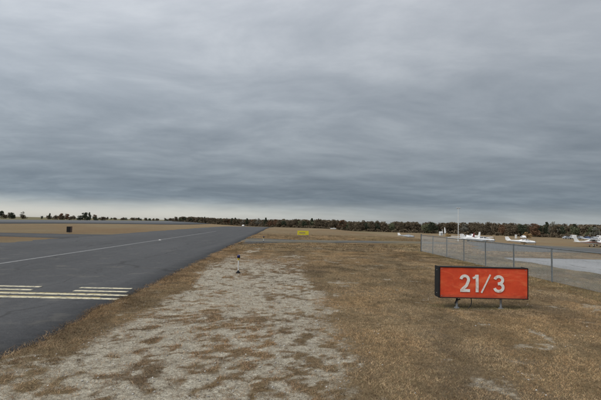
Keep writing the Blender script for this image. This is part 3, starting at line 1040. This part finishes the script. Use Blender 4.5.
# ------------------------------------------------------------------ aircraft
def aircraft(loc, rz, label, high=False, accent='grey_paint', body='white_paint', fin='white_paint', scale=1.0):
    t = thing('light_aircraft', (loc[0], loc[1], h1(*loc) + 0.03), label, 'airplane', 'light aircraft parked on the ramp', rz, scale)
    if high:
        fus = [(2.75, 1.22, 0.13, 0.13), (2.65, 1.22, 0.40, 0.34), (1.9, 1.20, 0.50, 0.46), (1.15, 1.28, 0.56, 0.58), (0.7, 1.50, 0.58, 0.76),
               (-0.4, 1.50, 0.58, 0.76), (-1.2, 1.40, 0.48, 0.62), (-2.4, 1.35, 0.30, 0.36), (-4.4, 1.42, 0.13, 0.19), (-5.0, 1.46, 0.05, 0.12)]
    else:
        fus = [(2.9, 1.08, 0.13, 0.13), (2.8, 1.08, 0.38, 0.34), (2.1, 1.08, 0.52, 0.44), (1.2, 1.12, 0.58, 0.50), (0, 1.14, 0.60, 0.52),
               (-1.0, 1.18, 0.54, 0.48), (-2.4, 1.28, 0.34, 0.33), (-4.2, 1.38, 0.14, 0.19), (-4.9, 1.42, 0.05, 0.11)]
    f = MB().loft(fus, 18).build('fuselage', body, t, True)
    # coloured cheat line along both flanks
    for a0, a1 in ((-14, 10), (170, 194)):
        MB().loft(fus[1:-1], 3, a0, a1, 1.012).build('side_stripe', accent, f)
    if high:
        for a0, a1 in ((22, 44), (136, 158)):
            MB().loft([fus[3], fus[4]], 4, a0, a1, 1.012).build('windscreen', 'window_tint', f)
            MB().loft([(0.62, 1.5, 0.58, 0.76), (-0.35, 1.5, 0.58, 0.76)], 4, a0 - 6, a1, 1.012).build('window', 'window_tint', f)
            MB().loft([(-0.45, 1.495, 0.575, 0.755), (-1.1, 1.415, 0.49, 0.63)], 4, a0 - 4, a1 - 4, 1.012).build('window', 'window_tint', f)
        wz, wx = 2.24, 0.75
    else:
        can = [(1.55, 1.50, 0.30, 0.06), (0.95, 1.52, 0.46, 0.34), (0.2, 1.52, 0.50, 0.44), (-0.7, 1.50, 0.46, 0.38), (-1.7, 1.46, 0.26, 0.12)]
        c = MB().loft(can, 16).build('canopy', body, t, True)
        for a0, a1 in ((8, 62), (118, 172)):
            MB().loft([(1.42, 1.505, 0.335, 0.12), can[1]], 4, a0, a1, 1.015).build('windscreen', 'window_tint', c)
            MB().loft([(0.88, 1.52, 0.463, 0.348), (0.25, 1.52, 0.498, 0.435)], 4, a0, a1, 1.015).build('window', 'window_tint', c)
            MB().loft([(0.15, 1.52, 0.498, 0.437), (-0.65, 1.50, 0.462, 0.383)], 4, a0, a1 - 6, 1.015).build('window', 'window_tint', c)
        wz, wx = 0.80, 0.75
    dih = 0.02 if high else 0.085
    for sg in (-1, 1):
        y0 = 0.0 if high else 0.45
        st = [(sg * y0, wx, wx - 1.6, wz, 0.13, False), (sg * 2.6, wx, wx - 1.6, wz + 2.6 * dih, 0.12, False),
              (sg * 5.1, wx - 0.2, wx - 1.3, wz + 5.1 * dih, 0.09, False), (sg * 5.3, wx - 0.4, wx - 1.15, wz + 5.3 * dih, 0.03, False)]
        wing = MB().foil(st, FOIL).build('wing', 'white_paint', t, True)
        MB().foil([(sg * 2.9, wx - 1.28, wx - 1.64, wz + 2.9 * dih + 0.012, 0.035, False), (sg * 4.8, wx - 1.08, wx - 1.40, wz + 4.8 * dih + 0.012, 0.03, False)], SYM).build('aileron', 'white_paint', wing)
        if high:
            MB().tube([(0.35, sg * 0.55, 0.95), (0.15, sg * 2.5, wz - 0.02)], 0.035, 8).build('wing_strut', 'white_paint', t)
        tz = fus[-2][1]
        MB().foil([(sg * 0.08, -3.95, -4.85, tz, 0.05, False), (sg * 1.65, -4.2, -4.85, tz, 0.03, False)], SYM).build('tailplane', 'white_paint', t, True)
        MB().tube([(-0.15 if not high else -0.2, sg * 0.6, 0.9 if not high else 0.85), (-0.2, sg * 1.15, 0.22)], 0.035, 8).build('gear_leg', 'white_paint', t)
        MB().tube([(-0.2, sg * 1.08, 0.20), (-0.2, sg * 1.11, 0.20), (-0.2, sg * 1.21, 0.20), (-0.2, sg * 1.24, 0.20)], [0.15, 0.20, 0.20, 0.15], 14).build('wheel', 'rubber', t, True)
    MB().foil([(fus[-2][1] + 0.05, -3.3, -4.75, 0, 0.05, True), (fus[-2][1] + 0.35, -3.9, -4.85, 0, 0.05, True), (2.55, -4.45, -5.1, 0, 0.03, True)], SYM).build('fin', fin, t, True)
    MB().foil([(fus[-2][1] + 0.10, -4.78, -5.2, 0, 0.03, True), (2.50, -5.12, -5.42, 0, 0.02, True)], SYM).build('rudder', fin, t, True)
    MB().tube([(2.15, 0, 0.8), (2.25, 0, 0.2)], 0.035, 8).build('gear_leg', 'white_paint', t)
    MB().tube([(2.25, -0.09, 0.17), (2.25, -0.06, 0.17), (2.25, 0.06, 0.17), (2.25, 0.09, 0.17)], [0.12, 0.17, 0.17, 0.12], 14).build('wheel', 'rubber', t, True)
    zp = fus[0][1]
    pr = MB().loft([(2.84, zp, 0.15, 0.15), (3.02, zp, 0.12, 0.12), (3.16, zp, 0.04, 0.04)], 12, power=2).build('spinner', accent, t, True)
    for sg in (-1, 1):
        MB().box((2.96, sg * 0.52 * math.sin(R(25)), zp + sg * 0.52 * math.cos(R(25))), (0.03, 0.11, 0.88), 0.008,
                 Matrix.Rotation(R(-25), 3, 'X') @ Matrix.Rotation(R(20 * sg), 3, 'Z')).build('propeller_blade', 'black_metal', t)
    return t


aircraft((42.6, 185), R(-38), 'small white and grey plane parked alone left of the fence end', accent='grey_paint', body='grey_paint', scale=0.85)
aircraft((54.4, 140.5), R(-4), 'long white low wing plane parked with its tail under the tall light pole', accent='grey_paint', scale=1.22)
aircraft((55.2, 155.5), R(90), 'plane with a dark red tail fin parked behind the long white plane', accent='navy_paint', fin='dark_red_paint', scale=1.3)
aircraft((60.4, 165), R(90), 'plane with a white tail fin rising behind the long white plane cabin', high=False, accent='grey_paint', scale=1.4)
aircraft((66.6, 139.5), R(-32), 'white low wing plane with dark shaded belly beside the long white plane', accent='grey_paint')
aircraft((87.6, 141), R(-4), 'white high wing plane with a brownish red side stripe parked farthest right', high=True, accent='brown_red_paint', body='off_white')
aircraft((95.5, 150), R(100), 'white plane half hidden behind the high wing plane at the right edge', accent='navy_paint')


# ------------------------------------------------------------------ light pole
def light_pole():
    x, y = 48.1, 143.0
    t = thing('light_pole', (x, y, h1(x, y)), 'tall thin grey light pole rising above the wood beside the parked planes', 'light pole')
    MB().lathe([(0.30, -0.1), (0.30, 0.5), (0.26, 0.55)], 14).build('footing', 'off_white', t)
    MB().tube([(0, 0, 0.5), (0, 0, 1.9)], [0.19, 0.17], 12).build('pole_sleeve', 'white_paint', t, True)
    MB().tube([(0, 0, 1.9), (0, 0, 11.0)], [0.115, 0.075], 12).build('pole', 'off_white', t, True)
    MB().tube([(-0.45, 0, 10.75), (0.45, 0, 10.75)], 0.04, 8).build('cross_arm', 'galvanised', t)
    for sx in (-1, 1):
        l = MB().box((sx * 0.42, -0.08, 10.92), (0.42, 0.30, 0.28), 0.05, Matrix.Rotation(R(25), 3, 'X')).build('floodlight', 'grey_paint', t)
        MB().box((sx * 0.42, -0.225, 10.85), (0.34, 0.02, 0.22), 0.004, Matrix.Rotation(R(25), 3, 'X')).build('lens', 'off_white', l)


light_pole()


# ------------------------------------------------------------------ far vehicles and equipment
def vehicle(name, loc, rz, paintm, label, cat, prof, win, W=1.75, group=None):
    """side profile (x, z) swept across the width with a narrower roof"""
    t = thing(name, (loc[0], loc[1], h1(*loc) + 0.02), label, cat, group, rz)
    mb = MB()
    zmax = max(p[1] for p in prof)
    rows = []
    for sg, inset in ((-1, 0.0), (1, 0.0)):
        rows.append([(x, sg * (W / 2 - 0.22 * max(0, (z - 0.85) / (zmax - 0.85))), z) for x, z in prof])
    m = len(prof)
    fs = [tuple(range(m))[::-1], tuple(range(m, 2 * m))]
    for k in range(m):
        fs.append((k, (k + 1) % m, m + (k + 1) % m, m + k))
    mb.add(rows[0] + rows[1], fs)
    b = mb.build('body', paintm, t)
    for poly in win:
        for sg in (-1, 1):
            vs = [(x, sg * (W / 2 - 0.22 * max(0, (z - 0.85) / (zmax - 0.85)) + 0.012), z) for x, z in poly]
            MB().add(vs, [tuple(range(len(vs)))]).build('window', 'window_tint', b)
    L0 = min(p[0] for p in prof); L1 = max(p[0] for p in prof)
    for fx in (L0 + 0.19 * (L1 - L0), L0 + 0.80 * (L1 - L0)):
        for sg in (-1, 1):
            y = sg * (W / 2 - 0.10)
            MB().tube([(fx, y - 0.11, 0.32), (fx, y - 0.08, 0.32), (fx, y + 0.08, 0.32), (fx, y + 0.11, 0.32)], [0.26, 0.32, 0.32, 0.26], 14).build('wheel', 'rubber', t, True)
    return t


CARP = [(-2.1, 0.3), (-2.15, 0.7), (-1.95, 0.95), (-1.55, 1.0), (-0.95, 1.45), (0.35, 1.48), (1.0, 0.98), (1.9, 0.85), (2.1, 0.6), (2.08, 0.3)]
CARW = [[(-1.35, 1.02), (-0.9, 1.38), (-0.35, 1.40), (-0.35, 1.02)], [(-0.27, 1.02), (-0.27, 1.40), (0.3, 1.40), (0.75, 1.02)]]
VANP = [(-2.4, 0.35), (-2.42, 1.9), (-2.3, 2.05), (0.9, 2.05), (1.5, 1.25), (2.3, 1.05), (2.42, 0.7), (2.4, 0.35)]
VANW = [[(0.1, 1.2), (0.1, 1.8), (0.8, 1.8), (1.25, 1.25)], [(-0.9, 1.25), (-0.9, 1.8), (-0.1, 1.8), (-0.1, 1.25)]]
PICP = [(-2.6, 0.45), (-2.62, 1.05), (-0.6, 1.07), (-0.55, 1.7), (0.5, 1.72), (1.05, 1.12), (2.3, 1.0), (2.42, 0.5)]
PICW = [[(-0.45, 1.15), (-0.42, 1.6), (0.42, 1.6), (0.82, 1.15)]]
vehicle('parked_car', (-49.5, 412), R(82), 'off_white', 'tiny white car at the far end of the taxiway', 'car', CARP, CARW)
vehicle('parked_car', (107.2, 226), R(80), 'white_paint', 'rounded white car parked at the foot of the wood behind the planes', 'car', CARP, CARW)
for i, (x, y, rz, m, lab, P, Wn, nm, ct) in enumerate([
        (134.0, 236, 8, 'grey_paint', 'grey car at the left end of the row under the wood', CARP, CARW, 'parked_car', 'car'),
        (138.6, 239, 84, 'white_paint', 'white van facing out of the row of cars under the wood', VANP, VANW, 'parked_van', 'van'),
        (141.6, 238, 95, 'grey_paint', 'grey car right of the white van under the wood', CARP, CARW, 'parked_car', 'car'),
        (145.0, 238, 88, 'navy_paint', 'dark blue car in the middle of the row under the wood', CARP, CARW, 'parked_car', 'car'),
        (148.4, 238, 92, 'grey_paint', 'grey car left of the last van under the wood', CARP, CARW, 'parked_car', 'car'),
        (152.0, 239, 92, 'white_paint', 'white van at the right end of the row under the wood', VANP, VANW, 'parked_van', 'van')]):
    vehicle(nm, (x, y), R(rz), m, lab, ct, P, Wn, group='vehicles parked along the wood')


def cabinet():
    x, y = 104.2, 227
    t = thing('equipment_cabinet', (x, y, h1(x, y)), 'narrow white cabinet standing beside the rounded white car', 'cabinet')
    MB().box((0, 0, 0.08), (0.9, 0.8, 0.3), 0.02).build('plinth', 'off_white', t)
    MB().box((0, 0, 1.0), (0.75, 0.65, 1.55), 0.03).build('cabinet_body', 'white_paint', t)
    MB().box((0, -0.335, 1.0), (0.62, 0.02, 1.35), 0.006).build('door', 'off_white', t)
    MB().box((0, 0, 1.81), (0.85, 0.75, 0.07), 0.02).build('lid', 'white_paint', t)


cabinet()


def wind_cone():
    x, y = 79.2, 258
    t = thing('wind_cone', (x, y, h1(x, y)), 'white wind cone drooping on its mast in front of the wood', 'windsock')
    MB().tube([(0, 0, -0.1), (0, 0, 4.6)], [0.09, 0.06], 10).build('mast', 'off_white', t, True)
    MB().tube([(0.02, -0.45, 4.35), (0.02, 0.0, 4.5)], 0.03, 6).build('swivel_arm', 'galvanised', t)
    pts = [(0.12, -0.1, 4.5), (0.22, -0.1, 3.9), (0.34, -0.1, 3.0), (0.40, -0.1, 2.1), (0.42, -0.1, 1.3)]
    MB().tube(pts, [0.14, 0.24, 0.34, 0.42, 0.46], 12).build('cone', 'white_paint', t, True)
    x, y = 77.0, 257
    t = thing('equipment_shelter', (x, y, h1(x, y)), 'small white shelter with a short mast left of the wind cone', 'shelter')
    MB().box((0, 0, 0.85), (1.7, 1.4, 1.7), 0.03).build('wall', 'off_white', t)
    v = [(-0.95, -0.8, 1.7), (0.95, -0.8, 1.7), (0.95, 0.8, 1.7), (-0.95, 0.8, 1.7), (-0.95, 0, 2.1), (0.95, 0, 2.1)]
    MB().add(v, [(0, 1, 5, 4), (2, 3, 4, 5), (0, 4, 3), (1, 2, 5), (0, 3, 2, 1)]).build('roof', 'white_paint', t)
    MB().box((0.2, -0.71, 0.85), (0.7, 0.03, 1.5), 0.006).build('door', 'grey_paint', t)
    MB().tube([(0.75, 0.2, 1.8), (0.75, 0.2, 3.4)], 0.09, 8).build('mast', 'white_paint', t)


wind_cone()


def marker_board():
    x, y = 11.3, 160
    t = thing('marker_board', (x, y, h1(x, y)), 'low white board lying across the field beyond the yellow sign', 'marker board')
    MB().box((0, 0, 0.34), (1.9, 0.08, 0.34), 0.01).build('board', 'off_white', t)
    for sx in (-0.75, 0.75):
        MB().box((sx, 0.07, 0.22), (0.08, 0.06, 0.56), 0.006).build('leg', 'galvanised', t)


marker_board()


# ------------------------------------------------------------------ trees
def crown_verts(hgt, wid, base, rng, nl, leaf, shape):
    """leaf clumps as small tilted quads spread through a few uneven lobes"""
    lobes = []
    nlobe = 13 if shape != 'pine' else 7
    for k in range(nlobe):
        if shape == 'pine':
            t = k / (nlobe - 1)
            r = wid / 2 * (1 - 0.75 * t) * rng.uniform(0.7, 1.05)
            lobes.append((rng.uniform(-.12, .12) * wid, rng.uniform(-.12, .12) * wid, base + (hgt - base) * (0.10 + 0.85 * t), r, r, (hgt - base) * 0.16))
        else:
            a = rng.uniform(0, 6.28); q = wid / 2 * rng.uniform(0.15, 0.68)
            t = rng.uniform(0.10, 0.86)
            r = wid * rng.uniform(0.16, 0.30) * (1.15 - 0.45 * t)
            lobes.append((math.cos(a) * q * (1.1 - 0.5 * t), math.sin(a) * q * (1.1 - 0.5 * t), base + (hgt - base) * t, r, r, r * rng.uniform(0.6, 0.9)))
    L = np.array(lobes)[rng.integers(0, nlobe, nl)]
    d = rng.normal(size=(nl, 3)); d /= np.linalg.norm(d, axis=1, keepdims=True)
    q = rng.uniform(0.35, 1.06, (nl, 1)) ** 0.6
    c = L[:, :3] + d * L[:, 3:] * q
    c[:, 2] = np.minimum(hgt, c[:, 2])
    a = rng.normal(size=(nl, 3)); a /= np.linalg.norm(a, axis=1, keepdims=True)
    b = np.cross(a, rng.normal(size=(nl, 3))); b /= np.linalg.norm(b, axis=1, keepdims=True)
    sz = leaf * rng.uniform(0.5, 1.3, (nl, 1))
    vs = np.stack([c - a * sz, c + b * sz * 0.6, c + a * sz, c - b * sz * 0.6], 1).reshape(-1, 3)
    fs = np.arange(4 * nl).reshape(-1, 4)
    return vs, fs, lobes


def tree_kind(i, hgt, wid, base, leafm, nl, leaf, shape):
    rng = np.random.default_rng(100 + i)
    vs, fs, lobes = crown_verts(hgt, wid, base, rng, nl, leaf, shape)
    me = bpy.data.meshes.new('crown')
    me.from_pydata(vs.tolist(), [], fs.tolist())
    me.materials.append(MATS[leafm])
    tr = MB()
    r0 = 0.03 * hgt
    tr.tube([(0, 0, -0.3), (0, 0, base * 0.6), (0.06 * wid * rng.uniform(-1, 1), 0, (base + hgt) * 0.5), (0.08 * wid * rng.uniform(-1, 1), 0, hgt * 0.9)], [r0, r0 * 0.8, r0 * 0.5, r0 * 0.12], 7)
    for L in lobes[:6]:
        tr.tube([(0, 0, max(base * 0.7, L[2] * 0.6)), (L[0] * 0.6, L[1] * 0.6, L[2] * 0.88), (L[0], L[1], L[2])], [r0 * 0.38, r0 * 0.25, r0 * 0.08], 5)
    return me, tr.mesh('trunk', 'bark', True), hgt


KINDS = [
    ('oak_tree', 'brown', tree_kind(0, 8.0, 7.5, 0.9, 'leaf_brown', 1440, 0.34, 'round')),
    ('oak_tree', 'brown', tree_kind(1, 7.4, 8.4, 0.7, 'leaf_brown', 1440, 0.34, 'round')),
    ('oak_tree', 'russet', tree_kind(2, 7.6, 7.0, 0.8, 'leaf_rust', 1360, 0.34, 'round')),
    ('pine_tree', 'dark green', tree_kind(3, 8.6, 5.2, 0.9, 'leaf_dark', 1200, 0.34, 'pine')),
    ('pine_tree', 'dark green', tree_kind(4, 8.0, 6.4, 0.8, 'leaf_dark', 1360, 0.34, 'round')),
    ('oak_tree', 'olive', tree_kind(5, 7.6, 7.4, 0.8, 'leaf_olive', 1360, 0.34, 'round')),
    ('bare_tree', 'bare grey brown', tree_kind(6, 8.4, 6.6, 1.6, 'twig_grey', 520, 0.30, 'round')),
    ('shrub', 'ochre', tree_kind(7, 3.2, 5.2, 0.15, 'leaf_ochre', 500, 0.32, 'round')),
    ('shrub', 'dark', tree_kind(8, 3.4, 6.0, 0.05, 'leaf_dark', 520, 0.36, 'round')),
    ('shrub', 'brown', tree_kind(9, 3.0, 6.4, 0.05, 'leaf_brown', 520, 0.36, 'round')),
]


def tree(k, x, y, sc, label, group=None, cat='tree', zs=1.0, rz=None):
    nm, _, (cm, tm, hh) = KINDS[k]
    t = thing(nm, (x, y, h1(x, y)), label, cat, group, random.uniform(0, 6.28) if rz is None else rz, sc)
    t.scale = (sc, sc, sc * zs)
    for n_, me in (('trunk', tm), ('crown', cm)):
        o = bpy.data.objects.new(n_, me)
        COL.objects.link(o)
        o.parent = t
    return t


# long wood behind the field: its front edge from far left-centre to the near right
WOOD = [(-150, 575), (-118, 550), (-48, 452), (37, 352), (70, 330), (102, 318), (132, 285), (160, 250), (196, 224)]


def wood_point(t):
    seg = [math.dist(WOOD[i], WOOD[i + 1]) for i in range(len(WOOD) - 1)]
    d = t * sum(seg)
    for i, s in enumerate(seg):
        if d <= s:
            q = d / s
            return (WOOD[i][0] + (WOOD[i + 1][0] - WOOD[i][0]) * q, WOOD[i][1] + (WOOD[i + 1][1] - WOOD[i][1]) * q)
        d -= s
    return WOOD[-1]


WLAB = {'brown': 'brown leaved oak',
        'russet': 'russet leaved oak',
        'dark green': 'dark green pine',
        'olive': 'olive green oak',
        'bare grey brown': 'nearly bare grey brown tree'}
NT = 135
for i in range(NT):
    t = (i + random.uniform(-0.35, 0.35)) / NT
    x, y = wood_point(max(0, min(1, t)))
    k = random.choices([0, 1, 2, 3, 4, 5, 6], [26, 22, 8, 8, 12, 16, 10])[0]
    far = 1 - min(1, max(0, (y - 330) / 200))
    hsc = (0.84 + 0.20 * far) * random.uniform(0.86, 1.06)
    q = x / y
    where = ('where the wood thins out beyond the taxiway end' if q < -0.04 else 'in the wood behind the yellow sign' if q < 0.09
             else 'in the wood between yellow sign and lone plane' if q < 0.20 else 'in the wood between lone plane and light pole' if q < 0.33
             else 'in the wood behind the row of parked planes' if q < 0.52 else 'at the right end of the wood')
    tree(k, x + random.uniform(-3, 3), y + random.uniform(-4, 9), hsc, WLAB[KINDS[k][1]] + ' ' + where,
         KINDS[k][1] + ' trees ' + where, zs=random.uniform(0.88, 1.05))
# singled-out trees
tree(4, 88, 312, 1.28, 'broad dark green tree with a domed crown standing tallest left of the light pole', zs=0.86)
tree(2, 134, 268, 1.06, 'bright russet tree in the wood above the white car')
tree(7, 112.5, 233, 1.05, 'low ochre shrub right of the white car at the foot of the wood', cat='shrub', zs=0.9)
tree(7, 73, 232, 0.75, 'low ochre shrub behind the light pole at the edge of the wood', cat='shrub', zs=0.7)
tree(6, 147, 272, 1.15, 'bare twiggy tree rising above the wood over the parked vehicles')


# deep mass of the wood behind its front row: one object
def wood_mass():
    rng = np.random.default_rng(5)
    VV = []
    for i in range(620):
        x, y = wood_point(rng.random())
        dpt = rng.uniform(2, 45)
        x += 0.62 * dpt + rng.uniform(-4, 4); y += 0.78 * dpt
        hh = rng.uniform(7.0, 8.4) * (0.82 + 0.18 * (1 - min(1, max(0, (y - 330) / 200))))
        v, f, _ = crown_verts(hh, rng.uniform(6, 9), 0.3, rng, 300, 0.6, 'round')
        VV.append(v + np.array([x, y, h1(x, y)]))
    V = np.concatenate(VV)
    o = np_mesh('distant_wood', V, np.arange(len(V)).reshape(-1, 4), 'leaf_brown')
    tag(o, 'deep brown mass of the wood behind its front trees', 'wood', kind='stuff')
    # scrub along the foot of the wood
    VV = []
    for i in range(420):
        x, y = wood_point(rng.random())
        x += rng.uniform(-5, 2); y += rng.uniform(-6, 1)
        v, f, _ = crown_verts(rng.uniform(1.0, 2.6), rng.uniform(2.2, 5), 0.0, rng, 60, 0.5, 'round')
        VV.append(v + np.array([x, y, h1(x, y)]))
    V = np.concatenate(VV)
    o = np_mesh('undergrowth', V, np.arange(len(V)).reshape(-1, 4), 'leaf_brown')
    tag(o, 'brown scrub along the foot of the wood', 'undergrowth', kind='stuff')


wood_mass()

# scattered trees on the left skyline
LEFT = [(4, -268, 422, 0.78, 1.0, 'rounded dark tree at the left edge of the skyline'),
        (0, -262, 424, 0.55, 1.0, 'small brown tree right of the rounded dark edge tree'),
        (4, -257, 420, 0.66, 0.95, 'second dark rounded tree from the left edge'),
        (6, -250, 424, 0.66, 1.0, 'thin bare tree beside the second dark tree'),
        (4, -236, 430, 0.34, 1.0, 'small dark bush like tree standing alone on the left skyline'),
        (3, -228, 428, 0.50, 1.0, 'small pointed dark tree left of the russet trees'),
        (6, -222, 428, 0.42, 1.0, 'small pale bare tree right of the pointed dark tree'),
        (5, -217, 430, 0.36, 1.0, 'small olive tree left of the russet pair'),
        (2, -206, 405, 0.66, 0.9, 'broad russet tree on the left skyline'),
        (2, -202, 408, 0.62, 0.9, 'right hand russet tree touching the broad one'),
        (0, -198, 412, 0.40, 1.0, 'low brown tree between the russet and green trees'),
        (4, -190, 415, 0.78, 1.0, 'tall dark green tree right of the russet trees'),
        (3, -186, 416, 0.62, 1.0, 'pointed pine touching the tall dark green tree'),
        (2, -182, 418, 0.55, 1.0, 'dark russet tree at the right of the green clump'),
        (5, -176, 420, 0.45, 0.9, 'low olive tree ending the green clump')]
for k, x, y, sc, zs, lab in LEFT:
    tree(k, x, y, sc * 1.3, lab, 'trees scattered on the left skyline', zs=zs)
BUSH = [(8, -272, 423, 'dark bush at the foot of the left edge tree'), (9, -264, 421, 'brown bush between the first two dark trees'),
        (8, -256, 419, 'dark bush under the second dark tree'), (9, -249, 423, 'brown bush under the thin bare tree'),
        (9, -229, 429, 'brown bush under the pointed dark tree'), (9, -211, 407, 'brown bush left of the broad russet tree'),
        (9, -205, 404, 'brown bush under the russet trees'), (9, -199, 409, 'brown bush right of the russet trees'),
        (8, -193, 413, 'dark bush left of the tall dark green tree'), (8, -187, 414, 'dark bush under the pointed pine'),
        (8, -181, 416, 'dark bush under the dark russet tree'), (9, -175, 418, 'brown bush at the end of the green clump')]
for k, x, y, lab in BUSH:
    tree(k, x, y, random.uniform(0.95, 1.25), lab + ' on the left skyline', 'bushes on the left skyline', cat='bush')
rng = np.random.default_rng(77)
for i in range(60):
    x = -335 + 225 * (i + rng.uniform(-.4, .4)) / 60
    y = 760 - 0.42 * (x + 330) * 1.2 + rng.uniform(-20, 20)
    k = int(rng.choice([0, 1, 4, 5, 8, 8, 9, 9]))
    tree(k, x, y, rng.uniform(0.42, 0.72) * (2.0 if k > 7 else 1.0) * (0.85 + 0.3 * (x + 330) / 250), 'tiny dark tree in the thin far line left of the wood', 'tiny trees in the far line left of the wood')
